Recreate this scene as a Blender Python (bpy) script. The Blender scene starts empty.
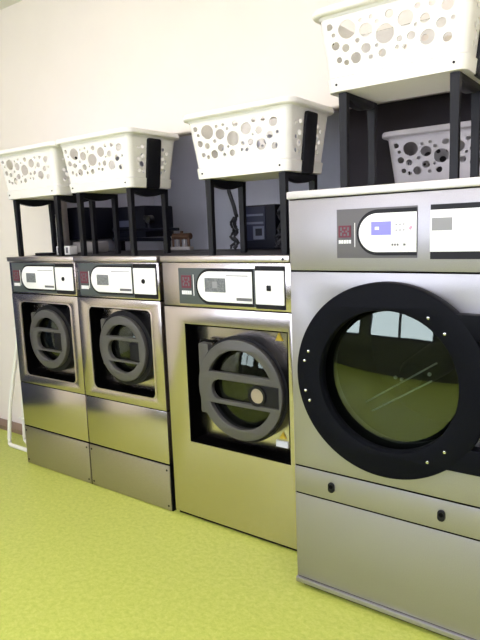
import bpy, bmesh, math, random
from mathutils import Vector, Matrix
S = bpy.context.scene
C = S.collection
PI = math.pi

# ------------------------------------------------------------------ materials
def mat(name, col, rough=0.5, metal=0.0, noise=None, bump=0.0, emit=None, spec=0.5, aniso=0.0, scale=(1, 1, 1)):
    m = bpy.data.materials.new(name); m.use_nodes = True
    nt = m.node_tree; b = nt.nodes['Principled BSDF']
    b.inputs['Base Color'].default_value = (*col, 1)
    b.inputs['Roughness'].default_value = rough
    b.inputs['Metallic'].default_value = metal
    b.inputs['Specular IOR Level'].default_value = spec
    if aniso: b.inputs['Anisotropic'].default_value = aniso
    if noise or bump:
        tc = nt.nodes.new('ShaderNodeTexCoord'); mp = nt.nodes.new('ShaderNodeMapping')
        mp.inputs['Scale'].default_value = scale
        nz = nt.nodes.new('ShaderNodeTexNoise'); nz.inputs['Scale'].default_value = noise[0] if noise else 60
        nz.inputs['Detail'].default_value = 5
        nt.links.new(tc.outputs['Object'], mp.inputs['Vector']); nt.links.new(mp.outputs['Vector'], nz.inputs['Vector'])
        if noise:
            cr = nt.nodes.new('ShaderNodeValToRGB'); k = noise[1]
            cr.color_ramp.elements[0].position = .3; cr.color_ramp.elements[1].position = .7
            cr.color_ramp.elements[0].color = (*[c * (1 - k) for c in col], 1)
            cr.color_ramp.elements[1].color = (*[min(1, c * (1 + k)) for c in col], 1)
            nt.links.new(nz.outputs['Fac'], cr.inputs['Fac']); nt.links.new(cr.outputs['Color'], b.inputs['Base Color'])
        if bump:
            bp = nt.nodes.new('ShaderNodeBump'); bp.inputs['Strength'].default_value = bump; bp.inputs['Distance'].default_value = .002
            nt.links.new(nz.outputs['Fac'], bp.inputs['Height']); nt.links.new(bp.outputs['Normal'], b.inputs['Normal'])
    if emit:
        b.inputs['Emission Color'].default_value = (*emit[0], 1); b.inputs['Emission Strength'].default_value = emit[1]
    return m

def glass_mat(name, tint, refl):
    m = bpy.data.materials.new(name); m.use_nodes = True; nt = m.node_tree
    nt.nodes.remove(nt.nodes['Principled BSDF']); out = nt.nodes['Material Output']
    t = nt.nodes.new('ShaderNodeBsdfTransparent'); t.inputs[0].default_value = (*tint, 1)
    g = nt.nodes.new('ShaderNodeBsdfGlossy'); g.inputs['Roughness'].default_value = 0.01; g.inputs['Color'].default_value = (.84, .96, .86, 1)
    f = nt.nodes.new('ShaderNodeFresnel'); f.inputs[0].default_value = refl
    mx = nt.nodes.new('ShaderNodeMixShader')
    ge = nt.nodes.new('ShaderNodeNewGeometry'); mu = nt.nodes.new('ShaderNodeMath'); mu.operation = 'SUBTRACT'; mu.use_clamp = True
    nt.links.new(f.outputs[0], mu.inputs[0]); nt.links.new(ge.outputs['Backfacing'], mu.inputs[1])      # reflect on the outer face only
    nt.links.new(mu.outputs[0], mx.inputs[0]); nt.links.new(t.outputs[0], mx.inputs[1]); nt.links.new(g.outputs[0], mx.inputs[2])
    nt.links.new(mx.outputs[0], out.inputs['Surface'])
    return m

def perforated_mat(name):
    m = mat(name, (.008, .008, .008), .6, 0, spec=.1); nt = m.node_tree; b = nt.nodes['Principled BSDF']
    tc = nt.nodes.new('ShaderNodeTexCoord'); v = nt.nodes.new('ShaderNodeTexVoronoi'); v.inputs['Scale'].default_value = 60
    v.inputs['Randomness'].default_value = 0
    r = nt.nodes.new('ShaderNodeValToRGB'); r.color_ramp.interpolation = 'CONSTANT'
    r.color_ramp.elements[0].color = (.004, .004, .005, 1); r.color_ramp.elements[1].position = .3; r.color_ramp.elements[1].color = (.012, .013, .019, 1)
    nt.links.new(tc.outputs['Object'], v.inputs['Vector']); nt.links.new(v.outputs['Distance'], r.inputs['Fac'])
    nt.links.new(r.outputs['Color'], b.inputs['Base Color'])
    return m

def floor_mat():
    m = mat('green_marbled_linoleum', (.5, .5, .1), .42, spec=.35); nt = m.node_tree; b = nt.nodes['Principled BSDF']
    tc = nt.nodes.new('ShaderNodeTexCoord')
    mp = nt.nodes.new('ShaderNodeMapping'); mp.inputs['Scale'].default_value = (1, 1.2, 1); mp.inputs['Rotation'].default_value = (0, 0, .5)
    n1 = nt.nodes.new('ShaderNodeTexNoise'); n1.inputs['Scale'].default_value = 42; n1.inputs['Detail'].default_value = 9; n1.inputs['Roughness'].default_value = .8
    n1.inputs['Distortion'].default_value = .4
    r = nt.nodes.new('ShaderNodeValToRGB')
    e = r.color_ramp.elements
    e[0].position = .30; e[0].color = FLOOR_A; e[1].position = .72; e[1].color = FLOOR_C
    k = e.new(.5); k.color = FLOOR_B
    nt.links.new(tc.outputs['Object'], mp.inputs['Vector']); nt.links.new(mp.outputs['Vector'], n1.inputs['Vector'])
    nt.links.new(n1.outputs['Fac'], r.inputs['Fac']); nt.links.new(r.outputs['Color'], b.inputs['Base Color'])
    return m
FLOOR_A = (.36, .43, .065, 1); FLOOR_B = (.48, .53, .105, 1); FLOOR_C = (.60, .62, .17, 1)

M = {}
M['steel'] = mat('brushed_stainless_steel', (.60, .545, .54), .23, 1.0, noise=(14, .05), scale=(1.5, 1.5, 60), aniso=.3)
M['steel_top'] = mat('brushed_steel_top', (.66, .60, .59), .32, 1.0, noise=(14, .05), scale=(60, 1.5, 1.5))
M['kick'] = mat('dull_steel_plate', (.42, .375, .335), .36, .9, noise=(20, .06), scale=(2, 2, 40))
M['grey'] = mat('silver_grey_paint', (.385, .372, .395), .40, .84, noise=(300, .05))
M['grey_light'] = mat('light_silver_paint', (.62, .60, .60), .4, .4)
M['slate'] = mat('slate_grey_fascia', (.075, .088, .092), .5, spec=.3)
M['slate_warm'] = mat('mid_grey_fascia', (.125, .12, .13), .5, spec=.3)
M['black'] = mat('black_plastic', (.008, .008, .010), .42, spec=.22)
M['black_matt'] = mat('matt_black', (.004, .004, .004), .8, spec=.05)
M['gasket'] = mat('black_gasket', (.002, .002, .002), .8, spec=.0)
M['door_grey'] = mat('grey_door_plastic', (.075, .072, .069), .4)
M['dark_ring'] = mat('charcoal_door_ring', (.004, .0045, .007), .5, noise=(200, .2), spec=.06)
M['white_panel'] = mat('white_panel_film', (.90, .89, .90), .35)
M['white_plastic'] = mat('white_basket_plastic', (.80, .775, .74), .42)
M['stand_black'] = mat('black_stand_plastic', (.007, .007, .010), .45, spec=.25)
M['screen_grey'] = mat('grey_lcd', (.16, .17, .18), .3, noise=(150, .35))
M['screen_blue'] = mat('blue_lit_lcd', (.10, .10, .5), .3, emit=((.22, .20, 1.0), .4))
M['ink'] = mat('grey_print', (.13, .13, .14), .6)
M['ink_pale'] = mat('pale_grey_print', (.27, .27, .29), .6)
M['pink_print'] = mat('pink_print', (.55, .3, .42), .6)
M['red'] = mat('dark_red_badge', (.13, .016, .035), .5)
M['white_print'] = mat('white_print', (.85, .85, .87), .5)
M['chrome'] = mat('chrome', (.85, .85, .85), .12, 1.0)
M['latch'] = mat('latch_metal', (.5, .42, .40), .3, .7)
M['plastic_greyer'] = mat('greyer_basket_plastic', (.50, .47, .50), .45)  # basket plastic in a greyer, darker tone, rear basket only
M['lid'] = mat('dark_lid', (.030, .027, .032), .6, spec=.2)
M['yellow'] = mat('yellow_warning_film', (.75, .52, .04), .5)
M['glass'] = glass_mat('clear_door_glass', (.55, .60, .55), 1.9)
M['glass_dark'] = glass_mat('smoked_door_glass', (.5, .5, .5), 1.6)
M['pane'] = glass_mat('window_glass', (.95, .97, .97), 1.3)
M['drum'] = perforated_mat('perforated_drum_steel')
M['drum_small'] = mat('drum_steel', (.20, .19, .18), .3, .9, noise=(40, .3))
M['wall'] = mat('cream_white_paint', (.87, .80, .73), .75, noise=(3, .015))
M['front_wall'] = mat('taupe_paint', (.13, .135, .115), .7)
M['ceiling'] = mat('ceiling_paint', (.74, .72, .66), .8)
M['recess'] = mat('blue_grey_paint', (.60, .61, .68), .7, noise=(4, .04))
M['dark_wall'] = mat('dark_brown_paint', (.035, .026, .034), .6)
M['trim'] = mat('brown_skirting', (.25, .17, .12), .55)
M['frame'] = mat('window_frame_paint', (.10, .11, .14), .5)
M['navy'] = mat('dark_navy_metal', (.005, .0055, .012), .5, spec=.15)
M['navy_face'] = mat('navy_box_face', (.014, .016, .036), .45, spec=.2)
M['navy_pale'] = mat('pale_blue_label', (.07, .075, .12), .5)
M['cable'] = mat('black_cable', (.012, .012, .016), .5)
M['copper'] = mat('aged_copper', (.09, .042, .022), .5, .3, noise=(60, .3))
M['pipe_grey'] = mat('pale_grey_pipe', (.36, .33, .33), .5)
M['white_tube'] = mat('white_coated_tube', (.85, .83, .76), .4)
M['carton'] = mat('white_carton', (.8, .78, .75), .6)
M['lamp'] = mat('lit_lamp_diffuser', (.9, .9, .9), .5, emit=((1.0, .91, .95), 8.6))
M['blue_door'] = mat('dark_blue_door_paint', (.02, .03, .09), .45)
M['floor'] = floor_mat()

# ------------------------------------------------------------------ mesh builders
class MB:
    def __init__(s): s.bm = bmesh.new()
    def box(s, x0, x1, y0, y1, z0, z1, bev=0.0):
        b = bmesh.new(); bmesh.ops.create_cube(b, size=1)
        for v in b.verts: v.co = Vector(((x0 + x1) / 2 + v.co.x * (x1 - x0), (y0 + y1) / 2 + v.co.y * (y1 - y0), (z0 + z1) / 2 + v.co.z * (z1 - z0)))
        if bev: bmesh.ops.bevel(b, geom=b.edges[:], offset=bev, segments=2, affect='EDGES', profile=.5)
        return s.merge(b)
    def merge(s, b, fn=None):
        me = bpy.data.meshes.new('t'); b.to_mesh(me); b.free()
        return s.mesh(me, fn)
    def mesh(s, me, fn=None):
        if fn:
            for v in me.vertices: v.co = fn(v.co)
        s.bm.from_mesh(me); bpy.data.meshes.remove(me); return s
    def prism(s, outlines, y0, y1, bev=0.0, fn=None):
        """flat outline(s) with holes in (x,z), extruded from y0 (front) to y1 (back)"""
        cu = bpy.data.curves.new('c', 'CURVE'); cu.dimensions = '2D'; cu.fill_mode = 'BOTH'
        cu.extrude = max((y1 - y0) / 2 - bev, 1e-5); cu.bevel_depth = bev; cu.bevel_resolution = 1; cu.offset = -bev
        for o in outlines:
            sp = cu.splines.new('POLY'); sp.points.add(len(o) - 1); sp.use_cyclic_u = True
            for p, q in zip(sp.points, o): p.co = (q[0], q[1], 0, 1)
        ob = bpy.data.objects.new('c', cu); C.objects.link(ob)
        dg = bpy.context.evaluated_depsgraph_get(); dg.update()
        me = bpy.data.meshes.new_from_object(ob.evaluated_get(dg))
        bpy.data.objects.remove(ob); bpy.data.curves.remove(cu)
        b = bmesh.new(); b.from_mesh(me); bpy.data.meshes.remove(me)
        bmesh.ops.remove_doubles(b, verts=b.verts[:], dist=1e-5)
        ym = (y0 + y1) / 2
        for v in b.verts: v.co = Vector((v.co.x, ym - v.co.z, v.co.y))
        bmesh.ops.recalc_face_normals(b, faces=b.faces[:])
        return s.merge(b, fn)
    def lathe(s, prof, cx, cz, n=48, close=False):
        """profile of (radius, y) turned about the y axis through (cx, cz)"""
        b = bmesh.new(); rings = []
        for r, y in prof:
            if r < 1e-6: rings.append([b.verts.new((cx, y, cz))])
            else: rings.append([b.verts.new((cx + r * math.cos(2 * PI * i / n), y, cz + r * math.sin(2 * PI * i / n))) for i in range(n)])
        pairs = list(zip(rings, rings[1:])) + ([(rings[-1], rings[0])] if close else [])
        for a, c in pairs:
            for i in range(n):
                j = (i + 1) % n
                if len(a) == 1 and len(c) == 1: continue
                if len(a) == 1: b.faces.new((a[0], c[i], c[j]))
                elif len(c) == 1: b.faces.new((a[i], c[0], a[j]))
                else: b.faces.new((a[i], c[i], c[j], a[j]))
        bmesh.ops.recalc_face_normals(b, faces=b.faces[:])
        return s.merge(b)
    def tube(s, pts, r, n=10):
        b = bmesh.new(); pts = [Vector(p) for p in pts]; rings = []
        for i, p in enumerate(pts):
            d = (pts[min(i + 1, len(pts) - 1)] - pts[max(i - 1, 0)]).normalized()
            a = d.cross(Vector((0, 0, 1)) if abs(d.z) < .9 else Vector((0, 1, 0))).normalized(); c = d.cross(a)
            rings.append([b.verts.new(p + a * (r * math.cos(2 * PI * k / n)) + c * (r * math.sin(2 * PI * k / n))) for k in range(n)])
        for u, v in zip(rings, rings[1:]):
            for k in range(n): b.faces.new((u[k], u[(k + 1) % n], v[(k + 1) % n], v[k]))
        b.faces.new(rings[0]); b.faces.new(rings[-1])
        bmesh.ops.recalc_face_normals(b, faces=b.faces[:])
        return s.merge(b)
    def loft(s, loops, closed=True, caps=False):
        b = bmesh.new(); R = [[b.verts.new(p) for p in L] for L in loops]; n = len(R[0])
        for u, v in zip(R, R[1:]):
            for k in range(n if closed else n - 1): b.faces.new((u[k], u[(k + 1) % n], v[(k + 1) % n], v[k]))
        if caps: b.faces.new(R[0]); b.faces.new(R[-1])
        bmesh.ops.recalc_face_normals(b, faces=b.faces[:])
        return s.merge(b)
    def build(s, name, m, parent=None, label=None, smooth=True):
        me = bpy.data.meshes.new(name)
        if smooth:
            for f in s.bm.faces: f.smooth = True
            for e in s.bm.edges:
                if len(e.link_faces) == 2 and e.calc_face_angle(0) > .6: e.smooth = False
                elif len(e.link_faces) != 2: e.smooth = False
        s.bm.to_mesh(me); s.bm.free()
        me.materials.append(M[m]); o = bpy.data.objects.new(name, me); C.objects.link(o)
        if parent: o.parent = parent
        if label: o['label'] = label
        return o

def circ(cx, cz, r, n=40, a0=0, a1=2 * PI, full=True):
    k = n if full else n - 1
    return [(cx + r * math.cos(a0 + (a1 - a0) * i / k), cz + r * math.sin(a0 + (a1 - a0) * i / k)) for i in range(n)]
def rect(x0, x1, z0, z1): return [(x0, z0), (x1, z0), (x1, z1), (x0, z1)]
def rrect(x0, x1, z0, z1, r, n=6):
    o = []
    for cx, cz, a in ((x1 - r, z0 + r, -PI / 2), (x1 - r, z1 - r, 0), (x0 + r, z1 - r, PI / 2), (x0 + r, z0 + r, PI)):
        o += circ(cx, cz, r, n, a, a + PI / 2, False)
    return o
def dshape(x0, x1, z0, z1, n=20):               # round on the left, square on the right
    r = (z1 - z0) / 2
    return circ(x0 + r, z0 + r, r, n, PI / 2, 3 * PI / 2, False) + [(x1, z0), (x1, z1)]
def segment(cx, cz, r, h, n=24):                # circle part above (h>0) or below (h<0) a chord, corners kept
    a = math.asin(abs(h) / r)
    s = 1 if h > 0 else -1
    return [(cx + r * math.cos(t), cz + s * r * math.sin(t)) for t in [a + (PI - 2 * a) * i / (n - 1) for i in range(n)]]

def thing(name, loc, label, cat, group=None):
    o = bpy.data.objects.new(name, None); o.empty_display_size = .05; C.objects.link(o); o.location = loc
    return tag(o, label, cat, group)
def tag(o, label, cat, group=None):
    o['label'] = label; o['category'] = cat
    if group: o['group'] = group
    return o
def struct(o): o['kind'] = 'structure'; return o
def copy_tree(o, parent=None):
    c = o.copy(); C.objects.link(c)
    if parent: c.parent = parent
    for ch in [x for x in list(bpy.data.objects) if x.parent == o]: copy_tree(ch, c)
    return c

# ------------------------------------------------------------------ the room
YW, ZL, XO = 2.47, 1.982, -3.345        # laundry wall plane, lintel height, left jamb of the opening
ZC = 2.965; XL, XR, YB = -4.65, 3.2, -1.9
struct(MB().box(XL - .1, XR + .1, YB - .1, 3.9, -.08, 0).build('floor', 'floor'))
struct(MB().box(XL - .1, XR + .1, YB - .1, 3.9, ZC, ZC + .08).build('ceiling', 'ceiling'))
struct(MB().prism([[(XL, 0), (XO, 0), (XO, ZL), (.55, ZL), (.55, 0), (XR, 0), (XR, ZC), (XL, ZC)]], YW, YW + .12).build('wall_back', 'wall', smooth=False))
struct(MB().box(XL - .1, XL, YB, YW + .12, 0, ZC).build('wall_left', 'wall'))
struct(MB().box(XR, XR + .1, YB, YW + .12, 0, ZC).build('wall_right', 'wall'))
struct(MB().box(XL, XO - .001, YW - .10, YW, 0, .035, .004).build('baseboard_back', 'trim'))
wins = [(-4.5, -3.2), (-2.9, -1.0), (-.6, 1.3), (1.6, 2.9)]
WZ0, WZ1 = .97, 2.45
struct(MB().prism([rect(XL, XR, 0, ZC)] + [rect(a, b, WZ0, WZ1) for a, b in wins], YB - .12, YB).build('wall_front', 'front_wall', smooth=False))
for i, (a, b) in enumerate(wins):
    w = struct(MB().prism([rect(a, b, WZ0, WZ1), rect(a + .06, (a + b) / 2 - .03, WZ0 + .06, WZ1 - .06), rect((a + b) / 2 + .03, b - .06, WZ0 + .06, WZ1 - .06)], YB - .09, YB - .03).build('window_%d' % (i + 1), 'frame'))
    MB().box(a + .05, b - .05, YB - .065, YB - .06, WZ0 + .05, WZ1 - .05).build('pane', 'pane', w)
# the service recess behind the machines
struct(MB().box(-3.7, -3.6, YW + .12, 3.7, 0, 2.4).build('wall_recess_left', 'recess'))
struct(MB().box(-3.7, .65, 3.7, 3.8, 0, 2.4).build('wall_recess_back', 'recess'))
struct(MB().box(.55, .65, YW + .12, 3.7, 0, 2.4).build('wall_recess_right', 'recess'))
struct(MB().box(-3.7, .65, YW + .12, 3.8, 2.4, 2.46).build('ceiling_recess', 'recess'))
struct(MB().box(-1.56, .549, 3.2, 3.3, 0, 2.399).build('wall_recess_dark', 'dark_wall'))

t = thing('recess_fill_light', (-2.7, 3.55, 2.355), 'unseen fill light added to brighten the recess behind the wall', 'light')  # added lamp, hidden behind the lintel, only to lift the recess brightness
MB().box(-.3, .3, -.03, .03, .02, .045, .004).build('housing', 'white_panel', t)  # housing of the added fill light
MB().tube([(-.28, 0, .0), (.28, 0, .0)], .014).build('tube', 'lamp', t)
# ceiling lamps (above the frame)
lamp0 = None
for i, (x, y) in enumerate([(-2.7, .8), (-.8, .35), (1.0, .6), (-2.2, -1.1), (.2, -1.1)]):
    if lamp0 is None:
        lamp0 = thing('ceiling_light', (x, y, ZC - .07), 'long white ceiling light with lit diffuser', 'light', 'ceiling lights')
        MB().box(-.65, .65, -.16, .16, .03, .07, .005).build('housing', 'white_panel', lamp0)
        MB().box(-.62, .62, -.13, .13, .0, .03, .01).build('diffuser', 'lamp', lamp0)
    else:
        copy_tree(lamp0).location = (x, y, ZC - .07)

# ------------------------------------------------------------------ washing machine pieces
def bars(parent, spec, m, y, name='printed_text'):
    b = MB()
    for x0, x1, z0, z1 in spec: b.box(x0, x1, y - .0012, y + .001, z0, z1)
    return b.build(name, m, parent)

def badge(parent, x0, x1, z0, z1, y):
    """dark red square emblem with a white caption row and a thin rule beside it"""
    w = x1 - x0
    g = MB().box(x0, x1, y - .002, y + .001, z0, z1).build('badge', 'red', parent, 'dark red square emblem')
    q = w / 7; h = (z1 - z0) / 7
    b = MB()
    for i, j in ((1, 1), (1, 2), (1, 4), (1, 5), (5, 1), (5, 2), (5, 4), (5, 5), (3, 1), (3, 5), (2, 3), (4, 3)):
        b.box(x0 + i * q, x0 + (i + 1) * q, y - .003, y - .001, z0 + j * h, z0 + (j + 1) * h)
    b.build('emblem_mark', 'slate_warm', g)
    n = 5; s = w * 1.05 / n
    bars(parent, [(x0 + i * s, x0 + i * s + s * .72, z0 - (z1 - z0) * .52, z0 - (z1 - z0) * .22) for i in range(n)], 'white_print', y, 'caption')

def porthole(root, cx, cz, R, ydeep, bar_top, bar_bot, slot, r_in, handle, sleeve):
    """round door: grey face plate with two segment windows and a slotted cross bar on a black ring"""
    d = MB().lathe([(R * sleeve, .016), (R * sleeve, ydeep), (R * .80, ydeep), (R * .80, .012)], cx, cz, 64, True).build('door_ring', 'black', root, 'black rim of the round door')
    sx0, sx1, sz0, sz1 = [v * R for v in slot]
    sl = dshape(cx + sx0, cx + sx1, cz + sz0, cz + sz1)
    f = MB().prism([circ(cx, cz, R, 72), segment(cx, cz, R * r_in, bar_top * R), segment(cx, cz, R * r_in, bar_bot * R), sl], -.012, .014, .003).build('door_face', 'door_grey', root, 'grey round door face with slotted cross bar')
    MB().prism([rrect(cx - 1.06 * R, cx - .81 * R, cz - .62 * R, cz + .84 * R, .01)], .016, .05, .002).build('hinge_plate', 'door_grey', root)
    MB().prism([rrect(cx - 1.05 * R, cx - .72 * R, cz + .86 * R, cz + .885 * R, .002)], .03, .06).build('hinge_slot', 'black_matt', root)
    MB().lathe([(0, .008), (R * .3, .011), (R * .6, .02), (R * .81, .034), (R * .81, .040), (R * .6, .026), (R * .3, .017), (0, .014)], cx, cz, 48).build('door_glass', 'glass_dark', root)
    MB().lathe([(R * .80, ydeep), (R * .74, .26), (0, .27)], cx, cz, 40).build('drum', 'drum_small', root)
    for k in range(3):
        a = PI / 2 + k * 2 * PI / 3 + .4
        b = MB()
        b.prism([[(cx + R * .72 * math.cos(a - .14), cz + R * .72 * math.sin(a - .14)), (cx + R * .45 * math.cos(a), cz + R * .45 * math.sin(a)), (cx + R * .72 * math.cos(a + .14), cz + R * .72 * math.sin(a + .14))]], .12, .255)
        b.build('drum_lifter', 'drum_small', root)
    hx0, hx1, hz0, hz1 = [v * R for v in handle]
    h = MB().prism([rrect(cx + hx0, cx + hx1, cz + hz0, cz + hz1, .01)], -.006, .007, .003).build('door_handle', 'black', root, 'black latch handle')
    return h

def small_washer(loc, label):
    W, H = .637, 1.337
    t = thing('washing_machine', loc, label, 'washing machine', 'small steel washing machines')
    cx, cz, R = .345, .848, .176
    rc = rrect(.09, .565, .604, 1.062, .03)
    MB().prism([rect(.004, W - .004, .02, 1.305), circ(cx, cz, R * .8, 48)], .085, .28).box(.004, W - .004, .28, .75, .02, 1.305).build('body', 'steel', t)
    tp = MB().box(0, W, -.012, .03, 1.309, H, .004).build('top_panel', 'steel_top', t, 'bright front edge of the top')
    MB().box(.004, W - .004, .03, .75, 1.306, H - .001).build('lid', 'lid', t, 'dark lid')
    MB().box(.002, W - .002, .002, .085, 1.116, 1.305, .002).build('control_panel', 'steel', t)
    MB().prism([rect(.002, W - .002, .547, 1.111), rc], 0, .085, .0015).build('front_panel', 'steel', t)
    MB().prism([rrect(.0905, .5645, .6045, 1.0615, .03), rrect(.096, .559, .610, 1.056, .027)], .003, .083).build('recess_lining', 'gasket', t, 'black lining of the door recess')
    MB().prism([rect(.085, .57, .6, 1.066), circ(cx, cz, R * .8, 48)], .0805, .0848).build('recess_panel', 'steel', t)
    MB().prism([rrect(.084, .571, .598, 1.068, .034), rrect(.0895, .5655, .6035, 1.0625, .03)], -.003, .004).build('recess_bezel', 'steel_top', t)
    MB().box(.002, W - .002, 0, .084, .260, .542, .002).build('lower_panel', 'steel', t)
    MB().box(0, W + .002, .003, .08, .001, .262).build('seam_backing', 'black_matt', t)
    MB().box(.003, W - .003, .003, .08, .540, .549).build('seam_backing', 'black_matt', t)
    MB().box(.003, W - .003, .003, .08, 1.109, 1.118).build('seam_backing', 'black_matt', t)
    k = MB().box(.003, W - .004, -.003, .08, .004, .250, .002).build('kick_plate', 'kick', t)
    for x in (.02, W - .022):
        for z in (.028, .225): MB().lathe([(0, -.006), (.005, -.005), (.006, -.003)], x, z, 10).build('screw', 'black', k)
    # controls
    MB().box(.03, .455, -.002, .004, 1.124, 1.300, .001).build('fascia', 'slate', t, 'slate grey fascia strip')
    badge(t, .045, .105, 1.192, 1.255, -.003)
    bars(t, [(.112, .115, 1.165, 1.258)], 'white_print', -.0025, 'rule')
    MB().prism([dshape(.125, .452, 1.136, 1.290)], -.005, -.001).build('display_border', 'black', t)
    d = MB().prism([dshape(.135, .450, 1.147, 1.280)], -.008, -.004, .001).build('display_panel', 'white_panel', t, 'white display panel rounded at its left end')
    MB().box(.185, .275, -.0095, -.007, 1.185, 1.240).build('screen', 'screen_grey', d, 'small grey screen')
    bars(d, [(.30, .44, 1.256, 1.260)], 'ink_pale', -.008); bars(d, [(.36, .445, 1.158, 1.170)], 'ink', -.008)
    MB().box(.462, .622, -.003, .003, 1.124, 1.298).build('button_backing', 'black', t)
    s = MB().prism([rrect(.464, .618, 1.146, 1.277, .004)], -.008, -.002, .001).build('button_panel', 'white_panel', t, 'white square panel with a dark button')
    MB().lathe([(0, -.013), (.011, -.012), (.013, -.007)], .535, 1.211, 20).build('button', 'black', s)
    h = porthole(t, cx, cz, R, .083, .36, -.42, (-.62, .72, -.36, .25), .74, (.30, .74, -.33, .22), 1.15)
    MB().box(.487, .517, .074, .0806, .628, .674).build('sticker', 'white_print', t, 'small white sticker')
    return t
def set_label(o, s): o['label'] = s

m1 = small_washer((-3.300, 2.082, 0), 'smaller stainless steel washing machine at the far left end of the row')
m2 = copy_tree(m1); m2.location = (-2.660, 2.082, 0)
set_label(m2, 'smaller stainless steel washing machine, second from the left, beside the mid-sized one')

# mid-sized washer
def mid_washer(loc):
    W, H = .735, 1.337
    t = thing('washing_machine', loc, 'mid-sized stainless steel washer with square door recess, beside the big grey dryer', 'washing machine')
    cx, cz, R = .447, .722, .236
    MB().prism([rect(.004, W - .004, .02, 1.305), circ(cx, cz, R * .8, 48)], .088, .28).box(.004, W - .004, .28, .75, .02, 1.305).build('body', 'steel', t)
    tp = MB().box(0, W, -.012, .03, 1.309, H, .004).build('top_panel', 'steel_top', t, 'bright front edge of the top')
    MB().box(.004, W - .004, .03, .75, 1.306, H - .001).build('lid', 'lid', t, 'dark lid')
    MB().lathe([(0, -.014), (.006, -.0135), (.006, -.011)], W - .03, 1.322, 12).build('top_screw', 'black', t)
    MB().box(.002, W - .002, .002, .088, 1.098, 1.305, .002).build('control_panel', 'steel', t)
    MB().prism([rect(.002, W - .002, .022, 1.092), rect(.13, .712, .417, 1.012)], 0, .088, .0015).build('front_panel', 'steel', t)
    MB().prism([rect(.131, .711, .418, 1.011), rect(.137, .706, .425, 1.006)], .002, .086).build('recess_lining', 'gasket', t, 'black lining of the door recess')
    MB().prism([rect(.125, .717, .412, 1.016), circ(cx, cz, R * .8, 48)], .083, .0878).build('recess_panel', 'steel', t)
    MB().box(.01, W - .01, .02, .70, .0, .022).build('plinth', 'black_matt', t)
    MB().box(.108, .552, -.002, .004, 1.110, 1.280, .001).build('fascia', 'slate', t, 'slate grey fascia strip')
    badge(t, .128, .187, 1.186, 1.246, -.003)
    bars(t, [(.200, .203, 1.150, 1.250)], 'white_print', -.0025, 'rule')
    MB().prism([dshape(.218, .545, 1.112, 1.278)], -.005, -.001).build('display_border', 'black', t)
    d = MB().prism([dshape(.229, .540, 1.126, 1.266)], -.008, -.004, .001).build('display_panel', 'white_panel', t, 'white display panel rounded at its left end')
    MB().box(.275, .395, -.0095, -.007, 1.172, 1.236).build('screen', 'screen_grey', d, 'small grey screen')
    MB().box(.320, .348, -.0105, -.009, 1.190, 1.220).build('screen_symbol', 'ink_pale', d)
    bars(d, [(.40, .52, 1.246, 1.250)], 'ink_pale', -.008); bars(d, [(.455, .538, 1.137, 1.150)], 'ink', -.008)
    MB().box(.556, .706, -.003, .003, 1.106, 1.292).build('button_backing', 'black', t)
    s = MB().prism([rrect(.558, .704, 1.126, 1.272, .003)], -.008, -.002, .001).build('button_panel', 'white_panel', t, 'white square panel with a dark button')
    MB().box(.618, .640, -.013, -.006, 1.186, 1.210, .003).build('button', 'black', s)
    h = porthole(t, cx, cz, R, .086, .315, -.325, (-.67, .92, -.245, .17), .79, (.45, .93, -.24, .16), 1.06)
    MB().lathe([(.14 * R, .004), (.15 * R, -.014), (.20 * R, -.014), (.215 * R, .004)], cx + .43 * R, cz - .05 * R, 32, True).build('latch_ring', 'black', h)
    MB().lathe([(0, -.010), (.145 * R, -.009), (.145 * R, .003)], cx + .43 * R, cz - .05 * R, 32).build('latch_disc', 'latch', h, 'metal disc inside the latch ring')
    MB().prism([[(.597, .953), (.637, .953), (.617, .990)]], .078, .083).build('warning_sticker', 'yellow', t, 'yellow warning triangle')
    MB().prism([[(.606, .497), (.642, .497), (.624, .530)]], .078, .083).build('warning_sticker', 'yellow', t, 'yellow warning triangle')
    MB().box(.586, .650, .078, .0832, .455, .485).build('sticker', 'white_print', t, 'small white sticker')
    return t
m3 = mid_washer((-2.000, 2.082, 0))

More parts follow.
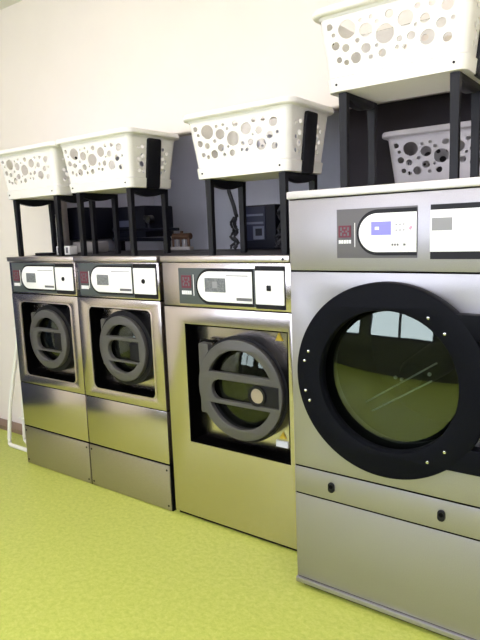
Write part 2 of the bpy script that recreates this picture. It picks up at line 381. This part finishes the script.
# big tumble dryer
def dryer(loc):
    W, H = .83, 1.580; ox = -1.150
    t = thing('tumble_dryer', loc, 'big grey tumble dryer with large black round door at the right end', 'tumble dryer')
    X = lambda x: x - ox
    cx, cz = X(-.757), .917
    D = 1.10
    MB().prism([rect(.004, W - .004, .03, 1.548), circ(cx, cz, .262, 64)], .03, .12).prism([rect(.004, W - .004, .03, 1.548), circ(cx, cz, .335, 64)], .12, .72).box(.004, W - .004, .72, D, .03, 1.548).build('body', 'grey', t)
    MB().prism([rect(.004, W - .004, .03, 1.552), circ(cx, cz, .264, 64)], .003, .0295).build('seam_backing', 'black_matt', t)
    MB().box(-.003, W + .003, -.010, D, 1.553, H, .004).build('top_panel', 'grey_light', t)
    MB().box(.001, W - .001, 0, .03, 1.292, 1.549, .002).build('control_panel', 'grey', t)
    MB().prism([rect(.001, W - .001, .525, 1.286), circ(cx, cz, .262, 64)], 0, .03, .0015).build('front_panel', 'grey', t)
    dr = MB().box(.001, W - .001, 0, .03, .410, .518, .002).build('lint_drawer', 'grey', t)
    for x in (-.988, -.572, ):
        l = MB().prism([rrect(X(x) - .013, X(x) + .013, .443, .484, .0125)], -.008, .002, .002).build('drawer_lock', 'black', dr, 'black oval lock')
        MB().lathe([(0, -.0105), (.007, -.010), (.008, -.008)], X(x), .468, 16).build('keyhole', 'black_matt', l)
    MB().box(.001, W - .001, 0, .03, .046, .404, .002).build('lower_panel', 'grey', t)
    MB().box(-.002, W + .002, -.008, .03, .022, .043, .003)  .build('base_rail', 'grey', t, 'pale rail along the foot')
    MB().box(.02, W - .02, .02, D - .05, 0, .03).build('plinth', 'black_matt', t)
    # controls
    MB().box(X(-.952), X(-.664), -.002, .004, 1.337, 1.506, .001).build('fascia', 'slate_warm', t, 'grey fascia')
    badge(t, X(-.944), X(-.897), 1.409, 1.450, -.003)
    bars(t, [(X(-.884), X(-.882), 1.375, 1.458)], 'white_print', -.0025, 'rule')
    MB().prism([dshape(X(-.875), X(-.664), 1.346, 1.500)], -.005, -.001).build('display_border', 'black', t)
    d = MB().prism([dshape(X(-.866), X(-.6645), 1.357, 1.487)], -.008, -.004, .001).build('display_panel', 'white_panel', t, 'white display panel rounded at its left end')
    MB().box(X(-.820), X(-.750), -.0095, -.007, 1.414, 1.459).build('screen', 'screen_blue', d, 'lit violet blue screen')
    MB().box(X(-.806), X(-.792), -.0105, -.009, 1.432, 1.442).build('screen_symbol', 'white_print', d)
    bars(d, [(X(-.735) + i * .0125, X(-.735) + i * .0125 + .007, z, z + .004) for i in range(3) for z in (1.427, 1.446)], 'ink_pale', -.008)
    bars(d, [(X(-.748) + i * .009, X(-.748) + i * .009 + .006, 1.378, 1.385) for i in range(3)] + [(X(-.708), X(-.700), 1.378, 1.385)], 'ink', -.008)
    MB().prism([[(X(-.690), 1.434), (X(-.684), 1.428), (X(-.676), 1.438), (X(-.683), 1.442)]], -.0095, -.007).build('printed_symbol', 'pink_print', d, 'small pink mark')
    MB().box(X(-.621), X(-.350), -.002, .004, 1.333, 1.506).build('fascia', 'black', t, 'black edged second fascia')
    e = MB().box(X(-.6205), X(-.350), -.008, -.001, 1.357, 1.489, .001).build('display_panel', 'white_panel', t, 'plain white second panel')
    MB().box(X(-.615), X(-.551), -.0092, -.007, 1.424, 1.464).build('printed_label', 'ink_pale', e, 'pale grey label')
    # the door
    dr = MB().prism([circ(cx, cz, .342, 96), circ(cx, cz, .247, 80)], -.052, -.004, .006).build('door_ring', 'dark_ring', t, 'wide black door ring')
    for px, pz in [(-1.047, 1.000), (-1.064, .963), (-1.062, .850), (-1.046, .814), (-.608, 1.149), (-.555, 1.101), (-.550, .711), (-.605, .665)]:
        MB().lathe([(0, -.0565), (.0045, -.055), (.0065, -.051)], X(px), pz, 12).build('screw', 'chrome', dr, 'bright dot of the modelled reflection')
    MB().lathe([(.2475, -.045), (.254, .07), (.262, .07), (.262, -.01)], cx, cz, 80, True).build('door_seal', 'black', t)
    for z0, z1 in ((1.084, 1.164), (.650, .732)):
        MB().prism([rect(cx + .20, X(-.330), z0, z1)], -.051, -.001, .004).build('hinge_arm', 'dark_ring', t, 'black hinge arm')
    MB().lathe([(0, -.022), (.06, -.0209), (.12, -.0175), (.18, -.012), (.22, -.0069), (.2485, -.0025), (.2485, .0055), (.22, .0011), (.18, -.004), (.12, -.0095), (.06, -.0129), (0, -.014)], cx, cz, 72).build('door_glass', 'glass', t)
    dm = MB().lathe([(.262, .12), (.33, .125), (.33, .60), (.10, .64), (.10, .60), (0, .60)], cx, cz, 72).build('drum', 'drum', t, 'perforated steel drum')
    MB().lathe([(.075, .60), (.06, .30), (.045, .265), (0, .26)], cx - .02, cz - .05, 32).build('drum_hub', 'black', dm)
    for x0, z0, x1, z1 in ((-.200, -.177, .084, .015), (-.174, -.211, .066, -.056)):  # thin white rods drawing a reflection seen in the door glass
        MB().tube([(cx + x0, .25, cz + z0), (cx + x1, .25, cz + z1)], .0035, 8).build('reflection_streak', 'white_print', dm, 'thin bright streak modelled for a reflection in the door glass')
    for x, z in ((-.074, -.058), (-.050, -.063), (.058, -.030)):  # white dots of the same drawn reflection
        MB().lathe([(0, .236), (.006, .239), (.008, .245)], cx + x, cz + z, 12).build('screw', 'white_print', dm, 'bright dot of the modelled reflection')  # dots of the drawn reflection, not screws
    return t
m4 = dryer((-1.150, 1.887, 0))

# ------------------------------------------------------------------ laundry baskets on black stands
HOLES = [(-.152, .197, .030), (-.020, .155, .030), (-.085, .180, .022), (-.214, .216, .011), (-.204, .188, .007), (-.202, .152, .014), (-.165, .139, .013),
         (-.195, .104, .010), (-.169, .092, .009), (-.131, .101, .018), (-.119, .155, .008), (-.100, .214, .007), (-.064, .217, .007), (-.045, .198, .007),
         (-.090, .124, .016), (-.075, .094, .008), (-.032, .098, .013), (-.002, .212, .013), (.051, .186, .024), (.114, .172, .015), (.167, .148, .015),
         (.184, .196, .018), (.030, .130, .009), (.070, .131, .013), (.124, .116, .023), (.190, .103, .014), (.048, .102, .008), (.022, .106, .007),
         (.203, .155, .007), (.085, .160, .006), (.090, .214, .009), (.135, .212, .010), (-.050, .125, .006)]
END_HOLES = [(-.072, .200, .009), (-.102, .192, .006), (-.074, .156, .011), (-.100, .138, .009), (-.078, .115, .014), (-.100, .085, .010), (-.068, .080, .008),
             (.070, .194, .009), (.098, .176, .008), (.072, .150, .011), (.094, .132, .010), (.074, .108, .010), (.096, .090, .008), (.070, .078, .009)]
HX0, HY0, HX1, HY1, HW, RC = .237, .145, .268, .176, .262, .03
def half(v):
    k = v / HW
    return HX0 + (HX1 - HX0) * k, HY0 + (HY1 - HY0) * k
def rloop(hx, hy, r, z, n=7):
    return [(x, y, z) for x, y in rrect(-hx, hx, -hy, hy, r, n)]

def basket_mesh(zb):
    b = MB(); T = .0035
    def side(ax, sgn):
        a0 = (HX0 if ax == 'x' else HY0) - RC
        holes = HOLES if ax == 'x' else END_HOLES
        out = [rect(-a0, a0, 0, HW)] + [circ(u * (a0 / (a0 + .018)), v, r, 20) for u, v, r in holes]
        def fn(co):
            hx, hy = half(co.z)
            if ax == 'x':
                u = co.x * (hx - RC) / a0
                return Vector((u, -(hy - co.y), zb + co.z)) if sgn < 0 else Vector((-u, hy - co.y, zb + co.z))
            u = co.x * (hy - RC) / a0
            return Vector((hx - co.y, u, zb + co.z)) if sgn > 0 else Vector((-(hx - co.y), -u, zb + co.z))
        b.prism(out, 0, T, fn=fn)
    for ax in 'xy':
        for s in (-1, 1): side(ax, s)
    for sx, sy, a in ((1, -1, -PI / 2), (1, 1, 0), (-1, 1, PI / 2), (-1, -1, PI)):
        L = []
        for v, rr in ((0, RC), (HW, RC), (HW, RC - T), (0, RC - T)):
            hx, hy = half(v)
            L.append([(sx * (hx - RC) + x, sy * (hy - RC) + y, zb + v) for x, y in circ(0, 0, rr, 8, a, a + PI / 2, False)])
        b.loft(L + [L[0]], closed=False)
    b.loft([rloop(HX0, HY0, RC, zb), rloop(HX0, HY0, RC, zb + .004)], caps=True)
    return b

def stand_basket(loc, label, stand=True, pm='white_plastic'):
    t = thing('laundry_basket', loc, label, 'laundry basket', 'white bubble-holed laundry baskets on black stands')
    zb = .343
    k = basket_mesh(zb).build('basket', pm, t)
    prof = [(.000, .0), (.0065, .001), (.0065, .046), (.001, .050)]
    L = [rloop(half(z)[0] + o, half(z)[1] + o, RC, zb + z) for o, z in prof]
    MB().loft(L).build('skirt_band', pm, k)
    prof = [(.000, .244), (.004, .252), (.021, .254), (.026, .259), (.026, .271), (.021, .279), (.004, .281), (-.004, .275), (-.0045, .248)]
    L = [rloop(HX1 + o, HY1 + o, RC + o, zb + z) for o, z in prof]
    MB().loft(L).build('rim', pm, k)
    for x in (-.205, .205): MB().lathe([(0, -.1575), (.004, -.157), (.0045, -.152)], x, zb + .024, 12).build('screw', 'black', k)
    if not stand: return t
    for s in (-1, 1):
        def fn(co, s=s):
            hx, hy = half(max(0, co.z - zb))
            return Vector((s * (hx + .006 - co.y), s * co.x, co.z))
        o = rrect(-.048, .048, zb - .004, zb + .243, .012)
        MB().prism([o], -.006, .006, .002, fn=fn).build('upright', 'stand_black', t, 'black upright strap on the end wall')
    def arch(a, d):
        return [(-a, .342), (a, .342), (a, .322)] + [(a - 2 * a * i / 16, .322 - d * math.sin(PI * i / 16)) for i in range(1, 16)] + [(-a, .322)]
    for s in (-1, 1): MB().prism([arch(.118, .021)], -.015, .015, .002, fn=lambda co, s=s: Vector((s * (.197 + co.y) + .007, co.x * s, co.z))).build('end_bracket', 'stand_black', t)
    for sx in (-1, 1):
        for sy in (-1, 1):
            x, y = sx * .197 + .007, sy * .124
            MB().loft([[(x + dx * w * .5, y + dy * w * .42, z) for dx, dy in ((-1, -1), (1, -1), (1, 1), (-1, 1))] for z, w in ((0, .025), (.012, .027), (.2, .027), (.341, .031))], caps=True).build('leg', 'stand_black', t, smooth=False)
    return t

b1 = stand_basket((-3.012, 2.235, 1.337), 'white holed basket on a black stand, on top of the leftmost small washer')
for (x, y, z, l) in [(-2.420, 2.235, 1.337, 'white holed basket on a black stand, on the second small washer from the left'),
                     (-1.510, 2.235, 1.337, 'white holed basket on a black stand, on the mid-sized steel washer'),
                     (-.790, 2.135, 1.580, 'highest white holed basket, on a black stand at the front of the big dryer')]:
    c = copy_tree(b1); c.location = (x, y, z); set_label(c, l)
b5 = stand_basket((-.803, 2.795, 1.580 - .343), 'greyish holed basket without a stand, set back on the dryer behind the black legs', False, 'plastic_greyer')
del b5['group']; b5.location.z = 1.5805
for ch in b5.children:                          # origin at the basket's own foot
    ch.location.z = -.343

# ------------------------------------------------------------------ things in the recess and on the machines
t = thing('control_box', (-1.865, 2.74, 1.337), 'dark navy control box behind the mid-sized washer\'s basket stand', 'control box')
MB().box(-.11, .11, 0, .08, 0, .245, .008).build('housing', 'navy', t)
f = MB().box(-.105, .045, -.006, .002, .05, .235, .002).build('front_plate', 'navy_face', t)
MB().box(-.100, .035, -.009, -.004, .185, .196).box(-.100, .035, -.009, -.004, .140, .152).build('label_strip', 'navy_pale', f)
MB().box(-.035, .038, -.009, -.004, .055, .128).build('meter_plate', 'navy_pale', f)
MB().box(-.018, .025, -.012, -.007, .075, .115).build('meter', 'navy', f)
random.seed(4)
def wig(x, y, z0, z1, a, n=14, ph=0):
    return [(x + a * math.sin(i * 1.3 + ph), y + a * .5 * math.cos(i * 1.7 + ph), z0 + (z1 - z0) * i / (n - 1)) for i in range(n)]
o = MB().tube([(-2.03, 2.68, 1.73), (-2.02, 2.68, 1.66), (-1.99, 2.68, 1.58)] + wig(-1.985, 2.68, 1.54, 1.345, .012), .011).tube(wig(-2.015, 2.69, 1.52, 1.345, .014, ph=1), .008).build('cable_bundle', 'cable')
tag(o, 'twisted black cables hanging at the left of the navy control box', 'cable')
o = MB().tube(wig(-1.70, 2.70, 1.56, 1.345, .014, ph=2), .010).tube(wig(-1.73, 2.72, 1.42, 1.345, .012, ph=.5), .009).build('cable_bundle', 'cable')
tag(o, 'short black cables at the right of the navy control box', 'cable')

t = thing('pipe_manifold', (-2.455, 2.74, 1.337), 'small brown pipe manifold beside the second small washer\'s basket stand', 'pipes')
MB().box(-.085, .085, -.02, .02, 0, .022, .004).build('base', 'pipe_grey', t)
MB().tube([(-.06, 0, .085), (.08, 0, .085)], .020, 14).build('header', 'copper', t)
for i in range(5):
    MB().tube([(-.062 + i * .032, -.004, .02), (-.062 + i * .032, -.004, .08)], .007 if i < 3 else .009, 10).build('riser', 'pipe_grey' if i % 2 else 'copper', t)
MB().tube([(.01, 0, .10), (.01, 0, .118)], .010, 12).build('valve', 'copper', t)

o = thing('duct_box', (-3.31, 3.15, 0), 'dark navy duct box deep in the recess behind the left baskets', 'duct')
MB().box(-.285, .29, -.15, .15, 1.42, 1.645, .01).box(-.285, .0, -.50, -.14, 1.42, 1.645, .01).build('housing', 'navy', o)
MB().box(-.11, .15, -.156, -.148, 1.50, 1.545).build('label_plate', 'navy_pale', o)
for x in (-.25, .25): MB().box(x - .02, x + .02, .09, .13, 0, 1.43).build('support_leg', 'navy', o)
o = MB().tube([(-3.305, 2.95, 1.481), (-2.66, 2.95, 1.468)], .011).build('water_pipe', 'navy'); tag(o, 'upper thin dark pipe running to the brown manifold', 'pipe')
o = MB().tube([(-3.305, 2.95, 1.412), (-2.74, 2.95, 1.402)], .014).build('water_pipe', 'navy'); tag(o, 'lower thicker dark pipe under the duct box', 'pipe')
t = thing('tap', (-2.93, 2.95, 1.484), 'black tap standing on the upper dark pipe', 'tap')
MB().tube([(0, 0, 0), (0, 0, .06)], .010).build('stem', 'navy', t)
MB().tube([(-.045, 0, .075), (.03, 0, .062)], .014).lathe([(0, -.03), (.028, -.025), (.028, .02), (0, .025)], .01, .06, 16).build('valve_head', 'black', t)
o = MB().box(-3.27, -3.05, 2.55, 2.68, 1.337, 1.408, .008).build('plastic_tray', 'pipe_grey'); tag(o, 'flat pale grey tray behind the leftmost basket stand', 'tray')

t = thing('carton', (-3.045, 2.33, 1.337), 'small white striped carton between the legs of the leftmost stand', 'box')
MB().box(-.065, .065, -.03, .03, 0, .052, .003).build('box_body', 'carton', t)
MB().box(-.05, -.03, -.032, -.028, .01, .045).box(-.01, .01, -.032, -.028, .01, .045).box(.03, .05, -.032, -.028, .01, .045).build('stripe', 'ink', t)
o = MB().box(-.075, .075, -.025, .025, 0, .016, .005).build('remote_control', 'black'); o.location = (-3.155, 2.25, 1.337); tag(o, 'flat black remote lying on the leftmost washer', 'remote control')

t = thing('drying_rack', (-3.67, 2.22, 0), 'folded white tubular drying rack leaning at the left side of the row', 'drying rack')
r = .014
MB().tube([(-.02, -.02, .05), (.0, .0, .30), (.25, .03, 1.12)], r).build('pole', 'white_tube', t)
MB().tube([(-.02, -.02, .055), (-.012, -.025, .02), (.01, -.03, .012), (.33, -.03, .012)], r).build('foot_bar', 'white_tube', t)
MB().tube([(.04, .06, .06), (.06, .06, .30), (.28, .06, 1.12)], r * .8).build('pole', 'white_tube', t)
MB().tube([(.04, .06, .065), (.045, .06, .03), (.07, .06, .012), (.33, .06, .012)], r).build('foot_bar', 'white_tube', t)
MB().tube([(.05, .03, .20), (.30, .03, .20)], r * .6).build('rung', 'white_tube', t)
MB().tube([(.165, -.005, .84), (.185, .03, .88)], r * 1.5).build('joint_clip', 'white_tube', t)

# dark blue door on the left wall of the shop (seen only mirrored in the steel)
d = struct(MB().box(XL + .001, XL + .05, .75, 2.25, 0, 2.05, .004).build('door_1', 'blue_door'))

# ------------------------------------------------------------------ daylight
w = bpy.data.worlds.new('World'); S.world = w; w.use_nodes = True
bg = w.node_tree.nodes['Background']; bg.inputs[0].default_value = (.86, .88, 1.0, 1); bg.inputs[1].default_value = 3.5

# ------------------------------------------------------------------ camera
f, pi_, ro, ya, h = 583.527, .1536, -.0378, -.6358, 1.45
fw = Vector((math.sin(ya) * math.cos(pi_), math.cos(ya) * math.cos(pi_), -math.sin(pi_)))
r0 = Vector((math.cos(ya), -math.sin(ya), 0)); u0 = r0.cross(fw)
rr = math.cos(ro) * r0 + math.sin(ro) * u0; uu = -math.sin(ro) * r0 + math.cos(ro) * u0
cd = bpy.data.cameras.new('Camera'); cam = bpy.data.objects.new('Camera', cd); C.objects.link(cam)
cam.matrix_world = Matrix(((rr.x, uu.x, -fw.x, 0), (rr.y, uu.y, -fw.y, 0), (rr.z, uu.z, -fw.z, h), (0, 0, 0, 1)))
cd.sensor_fit = 'VERTICAL'; cd.sensor_height = 36; cd.sensor_width = 27; cd.lens = f * 36 / 640; cd.clip_start = .02
S.camera = cam
S.view_settings.view_transform = 'Standard'; S.view_settings.look = 'None'; S.view_settings.gamma = 1
S.view_settings.use_curve_mapping = False; S.view_settings.exposure = 1.08
